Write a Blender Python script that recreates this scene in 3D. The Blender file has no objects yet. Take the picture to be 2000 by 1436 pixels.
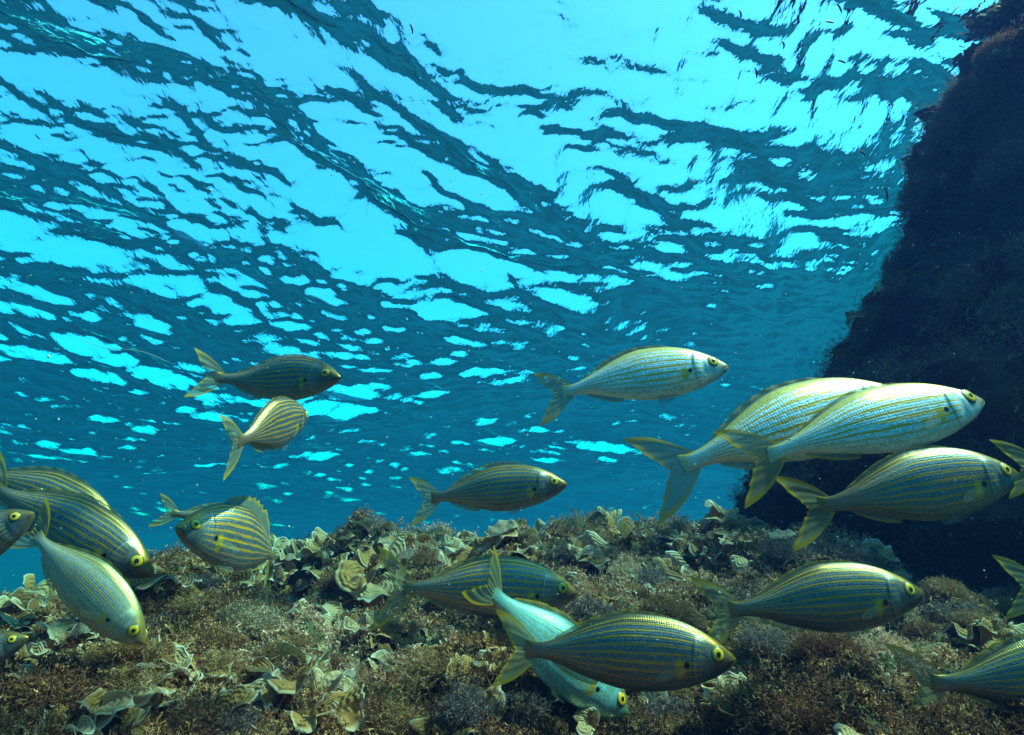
import bpy, math
import numpy as np
from mathutils import Matrix, Vector

S = bpy.context.scene
COL = S.collection

# ------------------------------------------------------------------ camera
F_PX = 1250.0                       # focal length in photo pixels (photo 2000 x 1436)
PITCH = math.radians(19.0)
cam_d = bpy.data.cameras.new("camera")
cam_d.sensor_width = 36.0
cam_d.lens = 36.0 * F_PX / 2000.0
cam_d.clip_start = 0.02
cam_d.clip_end = 400.0
cam = bpy.data.objects.new("camera", cam_d)
cam.rotation_euler = (math.radians(90) + PITCH, 0, 0)
COL.objects.link(cam)
S.camera = cam

# ------------------------------------------------------------------ sky and sun
SUN_DIR = Vector((0.55, 0.0, 0.83)).normalized()      # towards the sun, as it stands under water
w = bpy.data.worlds.new("World")
S.world = w
w.use_nodes = True
wn = w.node_tree
sky = wn.nodes.new("ShaderNodeTexSky")
sky.sky_type = 'NISHITA'
sky.sun_disc = False
sky.sun_elevation = math.asin(SUN_DIR.z)
sky.sun_rotation = math.atan2(SUN_DIR.x, SUN_DIR.y)
sky.dust_density = 1.0
sky.ozone_density = 6.5
bg = wn.nodes["Background"]
bg.inputs[1].default_value = 0.112
wn.links.new(sky.outputs[0], bg.inputs[0])

sd = bpy.data.lights.new("sun", 'SUN')
sd.energy = 5.0
sd.angle = math.radians(1.0)
sd.color = (1.0, 0.47, 0.41)
sun = bpy.data.objects.new("sun", sd)
sun.rotation_euler = SUN_DIR.to_track_quat('Z', 'Y').to_euler()
sun.location = SUN_DIR * 20
COL.objects.link(sun)

S.view_settings.view_transform = 'Standard'
S.view_settings.look = 'None'
S.view_settings.gamma = 1.0
S.view_settings.exposure = 2.22
S.cycles.use_denoising = True
S.cycles.max_bounces = 8
S.cycles.diffuse_bounces = 2
S.cycles.glossy_bounces = 3
S.cycles.transmission_bounces = 4
S.cycles.volume_bounces = 1
S.cycles.transparent_max_bounces = 16
S.cycles.caustics_reflective = False
S.cycles.caustics_refractive = False
S.cycles.sample_clamp_indirect = 4.0

SURF_Z = 2.0        # the sea surface above the lens
BED_Z = -14.0        # the deep bed beyond the reef

# ------------------------------------------------------------------ helpers
def ray(px, py, depth):
    """world point seen at photo pixel (px, py), depth metres along the camera axis"""
    x = (px - 1000.0) / F_PX
    y = (718.0 - py) / F_PX
    return Vector((depth * x, depth * (math.cos(PITCH) - y * math.sin(PITCH)), depth * (math.sin(PITCH) + y * math.cos(PITCH))))

def ray_y(px, py, Y):
    """world point seen at photo pixel on the vertical plane y = Y"""
    p = ray(px, py, 1.0)
    return p * (Y / p.y)

_rs = np.random.RandomState(5)
_perm = np.concatenate([_rs.permutation(512)] * 3)
_vals = _rs.uniform(-1, 1, 512)
def vnoise(x, y, z=0.0):
    x, y, z = np.broadcast_arrays(np.asarray(x, float), np.asarray(y, float), np.asarray(z, float))
    xi, yi, zi = np.floor(x).astype(int), np.floor(y).astype(int), np.floor(z).astype(int)
    f = lambda t: t * t * t * (t * (6 * t - 15) + 10)
    u, v, s = f(x - xi), f(y - yi), f(z - zi)
    def h(a, b, c):
        return _vals[_perm[(_perm[(_perm[a & 511] + b) & 511] + c) & 511]]
    r = 0
    for dx, wx in ((0, 1 - u), (1, u)):
        for dy, wy in ((0, 1 - v), (1, v)):
            for dz, wz in ((0, 1 - s), (1, s)):
                r = r + wx * wy * wz * h(xi + dx, yi + dy, zi + dz)
    return r
def fbm(x, y, z=0.0, octaves=4, gain=0.5):
    a, t, r = 1.0, 0.0, 0.0
    for k in range(octaves):
        r = r + a * vnoise(x * 2 ** k + 17.3 * k, y * 2 ** k + 5.1 * k, np.asarray(z) * 2 ** k + 9.7 * k)
        t += a
        a *= gain
    return r / t
def smooth(a, b, x):
    t = np.clip((np.asarray(x, float) - a) / (b - a), 0, 1)
    return t * t * (3 - 2 * t)

def mesh_np(name, V, Fq, mat, uv=None, col=None, flat=False):
    """mesh from numpy vertices and faces (all of one size), with per-vertex uv and colour"""
    V = np.asarray(V, np.float32)
    Fq = np.asarray(Fq, np.int32)
    me = bpy.data.meshes.new(name)
    n = Fq.shape[1]
    me.vertices.add(len(V))
    me.vertices.foreach_set("co", V.ravel())
    me.loops.add(Fq.size)
    me.loops.foreach_set("vertex_index", Fq.ravel())
    me.polygons.add(len(Fq))
    me.polygons.foreach_set("loop_start", np.arange(0, Fq.size, n, dtype=np.int32))
    me.polygons.foreach_set("loop_total", np.full(len(Fq), n, np.int32))
    if not flat:
        me.polygons.foreach_set("use_smooth", np.ones(len(Fq), bool))
    me.update(calc_edges=True)
    if uv is not None:
        l = me.uv_layers.new(name="UVMap")
        l.data.foreach_set("uv", np.asarray(uv, np.float32)[Fq.ravel()].ravel())
    if col is not None:
        a = me.color_attributes.new("tint", 'FLOAT_COLOR', 'POINT')
        c4 = np.ones((len(V), 4), np.float32)
        c4[:, :3] = col
        a.data.foreach_set("color", c4.ravel())
    if mat is not None:
        me.materials.append(mat)
    return me

def grid_faces(nu, nv, wrap_v=False):
    i, j = np.meshgrid(np.arange(nu - 1), np.arange(nv if wrap_v else nv - 1), indexing='ij')
    i, j = i.ravel(), j.ravel()
    j2 = (j + 1) % nv
    return np.stack([i * nv + j, (i + 1) * nv + j, (i + 1) * nv + j2, i * nv + j2], 1)

def link(name, me, parent=None, **props):
    o = bpy.data.objects.new(name, me)
    COL.objects.link(o)
    if parent is not None:
        o.parent = parent
    for k, v in props.items():
        o[k] = v
    return o

class NT:
    """small node-tree builder"""
    def __init__(self, name):
        self.m = bpy.data.materials.new(name)
        self.m.use_nodes = True
        self.t = self.m.node_tree
        self.t.nodes.clear()
        self.out = self.t.nodes.new("ShaderNodeOutputMaterial")
    def n(self, typ, ins=None, **attrs):
        nd = self.t.nodes.new("ShaderNode" + typ)
        for k, v in attrs.items():
            setattr(nd, k, v)
        for k, v in (ins or {}).items():
            self.put(nd.inputs[k], v)
        return nd
    def put(self, sock, v):
        if hasattr(v, "links") and hasattr(v, "is_output"):
            self.t.links.new(v, sock)
        elif hasattr(v, "outputs"):
            self.t.links.new(v.outputs[0], sock)
        else:
            if isinstance(v, tuple) and len(v) == 3 and sock.type == 'RGBA':
                v = (*v, 1)
            sock.default_value = v
    def math(self, op, a, b=None, c=None, clamp=False):
        nd = self.n("Math", operation=op, use_clamp=clamp)
        for k, v in enumerate((a, b, c)):
            if v is not None:
                self.put(nd.inputs[k], v)
        return nd.outputs[0]
    def ramp(self, fac, stops, interp='LINEAR'):
        nd = self.n("ValToRGB")
        e = nd.color_ramp.elements
        nd.color_ramp.interpolation = interp
        while len(e) < len(stops):
            e.new(0.5)
        for el, (p, c) in zip(e, stops):
            el.position = p
            el.color = (c, c, c, 1) if not isinstance(c, tuple) else (*c, 1)
        self.put(nd.inputs[0], fac)
        return nd.outputs[0]
    def mix(self, fac, a, b, blend='MIX'):
        nd = self.n("Mix", data_type='RGBA', blend_type=blend)
        self.put(nd.inputs[0], fac)
        self.put(nd.inputs[6], a)
        self.put(nd.inputs[7], b)
        return nd.outputs[2]
    def smoothstep(self, a, b, x):
        nd = self.n("MapRange", interpolation_type='SMOOTHSTEP')
        self.put(nd.inputs[0], x)
        nd.inputs[1].default_value, nd.inputs[2].default_value = a, b
        return nd.outputs[0]
    def done(self, sh):
        self.t.links.new(sh.outputs[0], self.out.inputs[0])
        return self.m
# ------------------------------------------------------------------ sea surface, seen from below
def build_water():
    rng = np.random.RandomState(21)
    r = np.concatenate([np.geomspace(0.2, 1.6, 30)[:-1], np.geomspace(1.6, 30.0, 1000)[:-1], np.geomspace(30.0, 420.0, 80)])
    nr = len(r)
    th = np.concatenate([np.linspace(-50, 50, 600), np.linspace(50, 310, 120)[1:-1]])
    th = np.radians(th)
    nt = len(th)
    R, T = np.meshgrid(r, th, indexing='ij')
    X, Y = R * np.sin(T), R * np.cos(T)
    space = (np.gradient(r)[:, None] + R * math.radians(100 / 600)) * 0.5
    Z = np.zeros_like(X)
    crest = math.radians(52)                       # crests run to the right of straight ahead
    # warp the plane a little so that the crests are not straight rulings
    Xw = X + 0.35 * vnoise(X * 0.35, Y * 0.35, 3.3) + 0.10 * vnoise(X * 1.3, Y * 1.3, 8.3)
    Yw = Y + 0.35 * vnoise(X * 0.35 + 40, Y * 0.35, 3.3) + 0.10 * vnoise(X * 1.3, Y * 1.3 + 31, 8.3)
    for k in range(80):
        lam = 0.10 * (1.9 / 0.10) ** ((k + rng.uniform(0, 1)) / 80)
        spread = math.radians(17 if lam > 0.5 else 27)
        a = crest + math.pi / 2 + rng.normal(0, spread)
        kx, ky = math.sin(a) * 2 * math.pi / lam, math.cos(a) * 2 * math.pi / lam
        slope = 0.061 * (0.72 if lam > 0.9 else (1.05 if lam > 0.3 else 0.9))
        amp = slope * lam / (2 * math.pi)
        ph = rng.uniform(0, 6.28)
        fade = smooth(2.2, 4.5, lam / space)
        p = kx * Xw + ky * Yw + ph
        Z += amp * fade * (np.sin(p) + 0.22 * np.sin(2 * p))
    # one long low swell
    ka, kl = math.radians(36), 6.4
    Z += 0.125 * np.cos(2 * math.pi / kl * (X * math.sin(ka) + Y * math.cos(ka) - 0.75))
    # gusts: capillary ripples only in patches
    gust = smooth(-0.05, 0.45, fbm(X * 0.9, Y * 0.9, 1.7, 2))
    for lam, da in ((0.055, 0.1), (0.072, -0.25), (0.047, 0.35), (0.09, 0.0)):
        a = crest + math.pi / 2 + 0.5 + da
        kx, ky = math.sin(a) * 2 * math.pi / lam, math.cos(a) * 2 * math.pi / lam
        p = kx * (X + 0.05 * vnoise(X * 3, Y * 3, 2.2)) + ky * (Y + 0.05 * vnoise(X * 3, Y * 3, 6.2))
        Z += gust * 0.085 * lam / 6.28 * smooth(2.0, 4.0, lam / space) * np.sin(p)
    V = np.stack([X, Y, SURF_Z + Z], -1).reshape(-1, 3)
    Fq = grid_faces(nr, nt, wrap_v=True)
    # close the middle
    V = np.vstack([V, [[0, 0, SURF_Z]]])
    c = len(V) - 1
    j = np.arange(nt)
    capf = np.stack([np.full(nt, c), j, (j + 1) % nt, (j + 1) % nt], 1)
    me = mesh_np("water", V, Fq, None)
    # face normals downward (front side towards the water)
    nrm = me.polygons[1000].normal
    if nrm.z > 0:
        me.flip_normals()
    m = NT("sea_surface")
    tc = m.n("TexCoord")
    mp = m.n("Mapping", {0: tc.outputs["Object"]})
    mp.inputs["Rotation"].default_value = (0, 0, crest)
    mp.inputs["Scale"].default_value = (1.0, 0.45, 1.0)
    n1 = m.n("TexNoise", {"Vector": mp, "Scale": 9.0, "Detail": 3.0, "Roughness": 0.55})
    n2 = m.n("TexNoise", {"Vector": mp, "Scale": 42.0, "Detail": 2.0})
    hsum = m.math('ADD', n1.outputs[0], m.math('MULTIPLY', n2.outputs[0], 0.42))
    bp = m.n("Bump", {"Strength": 1.0, "Distance": 0.012, "Height": hsum})
    fr = m.n("Fresnel", {"IOR": 1.0 / 1.333, "Normal": bp})
    tr = m.n("BsdfTransparent", {0: (1, 1, 1)})
    gl = m.n("BsdfGlossy", {"Color": (1, 1, 1), "Roughness": 0.03, "Normal": bp})
    mx = m.n("MixShader", {0: fr, 1: tr, 2: gl})
    me.materials.append(m.done(mx))
    o = link("water", me, kind="structure")
    return o
build_water()

# ------------------------------------------------------------------ the body of water itself: even, blue-green
# per metre: scattering (red, green, blue) and absorption
_D, _s, _a = 0.5, (0.003, 0.0062, 0.0202), (0.48, 0.022, 0.040)
WATER_SCATTER = tuple(v / _D for v in _s)
WATER_ABSORB = tuple((1 - a / (_D - v)) ** 2 for a, v in zip(_a, _s)) + (1.0,)
def build_haze():
    bx, by0, by1, z0, z1 = 300.0, -300.0, 300.0, BED_Z - 1.0, SURF_Z + 0.45
    V = [(x, y, z) for x in (-bx, bx) for y in (by0, by1) for z in (z0, z1)]
    Fq = [(0, 1, 3, 2), (4, 6, 7, 5), (0, 4, 5, 1), (2, 3, 7, 6), (0, 2, 6, 4), (1, 5, 7, 3)]
    m = NT("sea_water_volume")
    pv = m.n("VolumePrincipled", {"Color": WATER_SCATTER, "Density": 0.5, "Anisotropy": 0.25})
    pv.inputs["Absorption Color"].default_value = WATER_ABSORB
    m.t.links.new(pv.outputs[0], m.out.inputs[1])
    me = mesh_np("haze", V, Fq, m.m, flat=True)
    link("haze", me, kind="stuff", label="even blue-green sea water that veils everything far away", category="water")
build_haze()
# ------------------------------------------------------------------ reef mound and the deep bed
RIDGE = [(-600, 1250, 1.30), (-100, 1195, 1.32), (0, 1185, 1.35), (100, 1172, 1.38), (200, 1138, 1.42), (300, 1105, 1.45), (400, 1085, 1.5), (560, 1075, 1.55),
         (650, 1055, 1.6), (760, 1050, 1.6), (850, 1058, 1.62), (1000, 1030, 1.65), (1200, 1020, 1.62), (1300, 1048, 1.6), (1350, 1056, 1.58),
         (1400, 1026, 1.55), (1460, 1015, 1.5), (1540, 1055, 1.45), (1600, 1075, 1.4), (1700, 1105, 1.38), (1800, 1150, 1.35), (1900, 1180, 1.3), (2000, 1200, 1.28), (2600, 1260, 1.25)]
_ra, _rt, _ry = [], [], []
for px, py, Y in RIDGE:
    q = ray_y(px, py, Y)
    _ra.append(q.x / q.y)
    _rt.append(q.z / q.y)
    _ry.append(Y)
def reef_z(x, y, lumps=True):
    x, y = np.asarray(x, float), np.asarray(y, float)
    a = np.clip(x / np.maximum(y, 0.15), -2.2, 2.2)
    t_r = np.interp(a, _ra, _rt)
    y_r = np.interp(a, _ra, _ry) + 0.05 * vnoise(a * 6, 2.0)
    z_r = t_r * y_r
    y0 = 0.42
    t = np.clip((y - y0) / (y_r - y0), 0, 1)
    z0 = 0.6 * math.tan(PITCH - math.radians(29.6)) - 0.058
    z = z0 + (z_r - z0) * t ** 1.45
    over = np.maximum(y - y_r, 0)
    z = z - over * 0.25 - over ** 2 * 1.6
    side = np.maximum(np.abs(x) - 2.6, 0)
    z = z - side ** 2 * 0.8
    if lumps:
        k = 0.45 + 0.55 * smooth(0.45, 0.9, y)
        lump = 0.075 * fbm(x * 6.0 + 3, y * 6.0, 0.0, 3) + 0.026 * vnoise(x * 19, y * 19, 4.0) + 0.009 * vnoise(x * 47, y * 47, 6.0)
        hol = -0.075 * smooth(0.25, 0.75, vnoise(x * 7 + 11, y * 7 + 2, 7.7))
        z = z + k * (lump + hol) 
    return np.maximum(z, BED_Z - 0.3)

def build_reef(mat):
    xs = np.concatenate([np.linspace(-9, -1.9, 30)[:-1], np.linspace(-1.9, 1.9, 381), np.linspace(1.9, 9, 30)[1:]])
    ys = np.concatenate([np.linspace(-4, 0.3, 25)[:-1], np.linspace(0.3, 2.2, 191), np.linspace(2.2, 6, 40)[1:]])
    X, Y = np.meshgrid(xs, ys, indexing='ij')
    Z = reef_z(X, Y)
    back = np.maximum(0.3 - Y, 0)
    Z = np.maximum(Z - 0.25 * back ** 2, BED_Z - 0.3)
    me = mesh_np("reef_ground", np.stack([X, Y, Z], -1).reshape(-1, 3), grid_faces(len(xs), len(ys)), mat)
    if me.polygons[500].normal.z < 0:
        me.flip_normals()
    link("reef_ground", me, kind="structure")
    a = np.linspace(-299, 299, 80)
    X, Y = np.meshgrid(a, a, indexing='ij')
    me = mesh_np("seabed", np.stack([X, Y, BED_Z + 0.25 * fbm(X * 0.2, Y * 0.2)], -1).reshape(-1, 3), grid_faces(80, 80), MAT_SAND)
    link("seabed", me, kind="structure")

def crust_material(name, c1, c2, c3):
    m = NT(name)
    tc = m.n("TexCoord")
    n1 = m.n("TexNoise", {"Vector": tc.outputs["Object"], "Scale": 7.0, "Detail": 5.0, "Roughness": 0.6})
    n2 = m.n("TexNoise", {"Vector": tc.outputs["Object"], "Scale": 95.0, "Detail": 3.0})
    c = m.ramp(n1.outputs[0], [(0.32, c1), (0.5, c2), (0.68, c3)])
    c = m.mix(m.ramp(n2.outputs[0], [(0.35, 0.0), (0.7, 0.5)]), c, c3)
    bp = m.n("Bump", {"Strength": 0.9, "Distance": 0.006, "Height": n2.outputs[0]})
    return m.done(m.n("BsdfPrincipled", {"Base Color": c, "Roughness": 0.95, "Specular IOR Level": 0.1, "Normal": bp}))
MAT_CRUST = crust_material("reef_crust", (0.030, 0.016, 0.009), (0.060, 0.034, 0.016), (0.11, 0.075, 0.034))
MAT_ROCK = crust_material("rock_crust", (0.045, 0.012, 0.010), (0.070, 0.020, 0.015), (0.11, 0.042, 0.026))
MAT_SAND = crust_material("deep_bed", (0.02, 0.022, 0.022), (0.03, 0.03, 0.028), (0.045, 0.042, 0.036))
build_reef(MAT_CRUST)

# ------------------------------------------------------------------ rock wall on the right
ROCK_EDGE = [(-260, 1985), (0, 1955), (40, 1945), (90, 1898), (135, 1888), (210, 1842), (240, 1835), (285, 1782), (320, 1755), (370, 1762), (450, 1747), (485, 1748),
             (530, 1710), (560, 1718), (605, 1662), (640, 1652), (720, 1598), (760, 1580), (850, 1520), (930, 1445), (980, 1420), (1100, 1440), (1250, 1500)]
def build_rock():
    """stacked rings; each ring is set so that its left edge is met by the sight line of the photographed outline"""
    ed = np.array(ROCK_EDGE, float)
    nz, na = 300, 420
    zs = np.linspace(-0.7, 2.12, nz)
    ang = np.linspace(0, 2 * math.pi, na, endpoint=False)
    rows = []
    for z in zs:
        # depth of the ring: the face leans over towards the lens with height and is undercut at the foot
        cy = 1.85 - 0.10 * smooth(0.2, 2.0, z) + 0.35 * (1 - smooth(-0.15, 0.30, z))
        ax, ay = 1.5, 0.75
        c, s = np.cos(ang), np.sin(ang)
        ex = np.sign(c) * np.abs(c) ** 0.8 * ax
        ey = np.sign(s) * np.abs(s) ** 0.8 * ay
        def left(cx):
            return np.min((cx + ex) / (cy + ey))
        yl, lo = cy - 0.25, 1.5
        for _it in range(6):                  # photo row of this height at the depth of the left edge
            v = z / yl
            t = (v * math.cos(PITCH) - math.sin(PITCH)) / (math.cos(PITCH) + v * math.sin(PITCH))
            py = 718 - F_PX * t
            pxe = np.interp(py, ed[:, 0], ed[:, 1])
            q = ray_y(pxe, py, 1.0)
            lo, hi = 0.0, 8.0
            for _ in range(40):
                mid = 0.5 * (lo + hi)
                if left(mid) < q.x:
                    lo = mid
                else:
                    hi = mid
            yl = 0.5 * yl + 0.5 * (cy + ey[np.argmin((lo + ex) / (cy + ey))])
        rows.append(np.stack([lo + ex, cy + ey, np.full(na, z)], 1))
    P = np.stack(rows)                                # nz, na, 3
    c, s = np.cos(ang), np.sin(ang)
    N = np.stack([c, s, np.zeros(na)], 1)[None].repeat(nz, 0)
    d = 0.15 * fbm(P[..., 0] * 3.0, P[..., 1] * 3.0, P[..., 2] * 4.2, 3) + 0.12 * np.abs(vnoise(P[..., 0] * 6, P[..., 1] * 6, P[..., 2] * 7)) + 0.045 * fbm(P[..., 0] * 15, P[..., 1] * 15, P[..., 2] * 15, 3)
    d = d - 0.075
    P = P + N * d[..., None]
    P[..., 2] += 0.03 * vnoise(P[..., 0] * 6, P[..., 1] * 6, P[..., 2] * 6)
    # slide the lumpy rings sideways until their outline stands where the photographed one does
    for _it in range(4):
        depth = P[..., 1] * math.cos(PITCH) + P[..., 2] * math.sin(PITCH)
        up = -P[..., 1] * math.sin(PITCH) + P[..., 2] * math.cos(PITCH)
        pxx = 1000 + F_PX * P[..., 0] / np.maximum(depth, 0.1)
        pyy = 718 - F_PX * up / np.maximum(depth, 0.1)
        k = np.argmin(pxx, axis=1)
        r_ = np.arange(nz)
        gap = (np.interp(pyy[r_, k], ed[:, 0], ed[:, 1]) + 18 - pxx[r_, k]) / F_PX * depth[r_, k]
        gap = np.convolve(np.pad(gap, 2, mode='edge'), np.ones(5) / 5, mode='valid')
        P[..., 0] += gap[:, None]
    V = P.reshape(-1, 3)
    me = mesh_np("rock_wall", V, grid_faces(nz, na, wrap_v=True), MAT_ROCK)
    nf = me.polygons[na * 150].normal
    o = link("rock_wall", me, label="tall dark rock wall shaggy with algae, rising past the shoal to the sea surface", category="rock")
    return o, P, N
rock, ROCK_P, ROCK_N = build_rock()
# ------------------------------------------------------------------ the striped bream of the shoal
# body profile, snout (u = 0) to tail root (u = 1), heights in body lengths
PU = [0.0, 0.012, 0.04, 0.08, 0.155, 0.23, 0.31, 0.385, 0.46, 0.535, 0.65, 0.75, 0.85, 0.92, 0.97, 1.0, 1.03]
PT = [0.006, 0.020, 0.044, 0.077, 0.122, 0.156, 0.179, 0.190, 0.194, 0.191, 0.160, 0.118, 0.072, 0.048, 0.040, 0.042, 0.050]
PB = [-0.012, -0.026, -0.048, -0.073, -0.104, -0.129, -0.145, -0.153, -0.155, -0.150, -0.124, -0.092, -0.055, -0.037, -0.033, -0.035, -0.043]
PW = [0.006, 0.016, 0.030, 0.043, 0.059, 0.067, 0.070, 0.071, 0.070, 0.067, 0.057, 0.045, 0.034, 0.022, 0.013, 0.008, 0.002]

def catmull(xs, ys, x):
    xs, ys = np.asarray(xs), np.asarray(ys)
    m = np.gradient(ys, xs)
    x = np.clip(x, xs[0], xs[-1])
    i = np.clip(np.searchsorted(xs, x, side='right') - 1, 0, len(xs) - 2)
    h = xs[i + 1] - xs[i]
    t = (x - xs[i]) / h
    return ((2 * t ** 3 - 3 * t ** 2 + 1) * ys[i] + (t ** 3 - 2 * t ** 2 + t) * h * m[i]
            + (-2 * t ** 3 + 3 * t ** 2) * ys[i + 1] + (t ** 3 - t ** 2) * h * m[i + 1])
top_at = lambda u: catmull(PU, PT, u)
bot_at = lambda u: catmull(PU, PB, u)
def gill_u(v):
    return 0.222 - 0.30 * (v - 0.50) ** 2 - 0.03 * (v - 0.5)
def width_at(u, v):
    w_ = catmull(PU, PW, u)
    s_ = np.sin((v - 0.5) * math.pi)
    # fuller above the middle, narrow keel at the belly
    return w_ * np.power(np.maximum(1 - np.abs(s_) ** 2.3, 0), 0.62) * (1 + 0.07 * (v - 0.5))
def flank(u, v, side):
    """rest-pose point (body lengths) on the flank: u along, v 0 (belly) .. 1 (back)"""
    z = bot_at(u) + (top_at(u) - bot_at(u)) * (0.5 + 0.5 * np.sin((v - 0.5) * math.pi))
    return np.stack([0.5 - u, side * width_at(u, v), z], -1)

class Spine:
    """carries rest-pose points along a sideways-bent spine"""
    def __init__(self, bend):
        self.us = np.linspace(-0.1, 1.5, 321)
        b0, b1 = bend                                    # whole-body bend and extra tail bend (radians)
        t = np.clip(self.us, 0, 1.5)
        ang = b0 * (t - 0.5) + b1 * smooth(0.45, 1.25, t)
        du = self.us[1] - self.us[0]
        self.x = np.cumsum(-np.cos(ang)) * du
        self.y = np.cumsum(np.sin(ang)) * du
        x0 = np.interp(0.5, self.us, self.x)
        y0 = np.interp(0.5, self.us, self.y)
        self.x -= x0
        self.y -= y0
        self.ang = ang
    def at(self, u):
        return np.array([np.interp(u, self.us, self.x), np.interp(u, self.us, self.y), 0.0])
    def bend(self, P):
        P = np.asarray(P, float)
        u = 0.5 - P[..., 0]
        a = np.interp(u, self.us, self.ang)
        x = np.interp(u, self.us, self.x) + P[..., 1] * np.sin(a)
        y = np.interp(u, self.us, self.y) + P[..., 1] * np.cos(a)
        return np.stack([x, y, P[..., 2]], -1)

STRIPES = [(0.205, 0.40), (0.280, 0.75), (0.360, 0.95), (0.432, 1.0), (0.503, 1.0), (0.577, 1.0), (0.645, 1.0), (0.708, 0.95), (0.775, 0.85), (0.845, 0.7)]

def fish_skin(name, silver, back, stripe, gain, rough=0.30, metal=0.75, scale_k=0.24):
    m = NT(name)
    uvn = m.n("UVMap", uv_map="UVMap")
    sep = m.n("SeparateXYZ", {0: uvn.outputs[0]})
    u, v = sep.outputs[0], sep.outputs[1]
    oi = m.n("ObjectInfo")
    shift = m.math('MULTIPLY', oi.outputs["Random"], 37.0)
    uvr = m.n("VectorMath", {0: uvn.outputs[0], 1: m.n("CombineXYZ", {0: shift, 1: shift})}, operation='ADD')
    # jagged edges of the stripes follow the scale rows
    jag = m.n("TexNoise", {"Vector": m.n("Mapping", {0: uvr, "Scale": (80.0, 6.0, 1.0)}), "Scale": 1.0, "Detail": 1.0})
    wav = m.n("TexNoise", {"Vector": m.n("Mapping", {0: uvr, "Scale": (9.0, 5.0, 1.0)}), "Scale": 1.0, "Detail": 2.0})
    vj = m.math('ADD', v, m.math('MULTIPLY', m.math('SUBTRACT', jag.outputs[0], 0.5), 0.013))
    vj = m.math('ADD', vj, m.math('MULTIPLY', m.math('SUBTRACT', wav.outputs[0], 0.5), 0.036))
    stops = []
    for c, a in STRIPES:
        hw = 0.0165
        stops += [(c - hw, 0.0), (c - hw * 0.5, a), (c + hw * 0.5, a), (c + hw, 0.0)]
    # a ramp holds 32 stops: two ramps
    r1 = m.ramp(vj, stops[:20])
    r2 = m.ramp(vj, stops[20:])
    st = m.math('MAXIMUM', r1, r2)
    inb = m.math('MULTIPLY', m.smoothstep(0.13, 0.21, u), m.math('SUBTRACT', 1.0, m.math('MULTIPLY', m.smoothstep(0.90, 1.0, u), 0.6)))
    brk = m.n("TexNoise", {"Vector": m.n("Mapping", {0: uvr, "Scale": (11.0, 14.0, 1.0)}), "Scale": 1.0, "Detail": 2.0})
    st = m.math('MULTIPLY', m.math('MULTIPLY', st, inb), m.math('MULTIPLY', m.math('MULTIPLY_ADD', m.smoothstep(0.30, 0.55, brk.outputs[0]), 0.5, 0.5), m.math('MULTIPLY', m.math('MULTIPLY_ADD', oi.outputs["Random"], 0.2, 0.86), gain)))
    # base: pale belly, silver flank, olive back
    base = m.ramp(v, [(0.0, tuple(min(1, c * 1.25) for c in silver)), (0.22, silver), (0.70, tuple(0.85 * a + 0.15 * b for a, b in zip(silver, back))), (0.80, back), (1.0, tuple(0.8 * c for c in back))])
    # scales: staggered cells in flank coordinates
    br = m.n("TexVoronoi", {"Vector": m.n("Mapping", {0: uvn.outputs[0], "Scale": (88.0, 36.0, 1.0)}), "Scale": 1.0, "Randomness": 0.28}, voronoi_dimensions='2D', feature='F1')
    cell = m.smoothstep(0.15, 0.62, br.outputs["Distance"])
    body_mask = m.smoothstep(0.10, 0.19, u)
    scale_line = m.math('MULTIPLY', m.math('MULTIPLY', cell, body_mask), scale_k)
    tone = m.math('MULTIPLY_ADD', m.n("SeparateColor", {0: br.outputs["Color"]}).outputs[0], 0.42, 0.79)
    smear = m.n("TexNoise", {"Vector": m.n("Mapping", {0: uvr, "Scale": (4.0, 7.0, 1.0)}), "Scale": 1.0, "Detail": 4.0})
    tone = m.math('MULTIPLY', tone, m.math('MULTIPLY_ADD', smear.outputs[0], 0.7, 0.65))
    base = m.mix(1.0, base, m.n("CombineColor", {0: tone, 1: tone, 2: tone}), 'MULTIPLY')
    base = m.mix(scale_line, base, tuple(0.30 * c for c in silver))
    base = m.mix(st, base, stripe)
    # lateral line: thin dark thread over a bright row
    ll = m.math('SUBTRACT', 1.0, m.math('MULTIPLY', m.math('ABSOLUTE', m.math('SUBTRACT', v, 0.765)), 130.0), clamp=True)
    base = m.mix(m.math('MULTIPLY', m.math('MULTIPLY', ll, body_mask), 0.55), base, (0.05, 0.045, 0.02))
    # head: no scales, olive-gold crown and snout, silver cheek
    headm = m.math('SUBTRACT', 1.0, body_mask)
    blot = m.n("TexNoise", {"Vector": m.n("Mapping", {0: uvn.outputs[0], "Scale": (34.0, 11.0, 1.0)}), "Scale": 1.0, "Detail": 3.0})
    hcol = m.ramp(m.math('ADD', v, m.math('MULTIPLY', m.math('SUBTRACT', blot.outputs[0], 0.5), 0.75)),
                  [(0.12, tuple(0.9 * c for c in silver)), (0.38, tuple(0.62 * c for c in silver)), (0.50, tuple(0.50 * a + 0.12 * b for a, b in zip(silver, stripe))), (0.62, tuple(0.25 * a + 0.45 * b for a, b in zip(silver, stripe))), (0.74, tuple(0.30 * a + 0.45 * b for a, b in zip(back, stripe))), (1.0, back)])
    snout = m.math('SUBTRACT', 1.0, m.smoothstep(0.02, 0.10, u))
    hcol = m.mix(m.math('MULTIPLY', snout, 0.55), hcol, tuple(0.5 * c for c in stripe))
    base = m.mix(headm, base, hcol)
    # gill cover edge: dark slit with a silver rim in front of it
    dv = m.math('SUBTRACT', v, 0.5)
    gu = m.math('SUBTRACT', m.math('SUBTRACT', 0.222, m.math('MULTIPLY', m.math('MULTIPLY', dv, dv), 0.30)), m.math('MULTIPLY', dv, 0.03))
    dg = m.math('SUBTRACT', u, gu)
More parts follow.
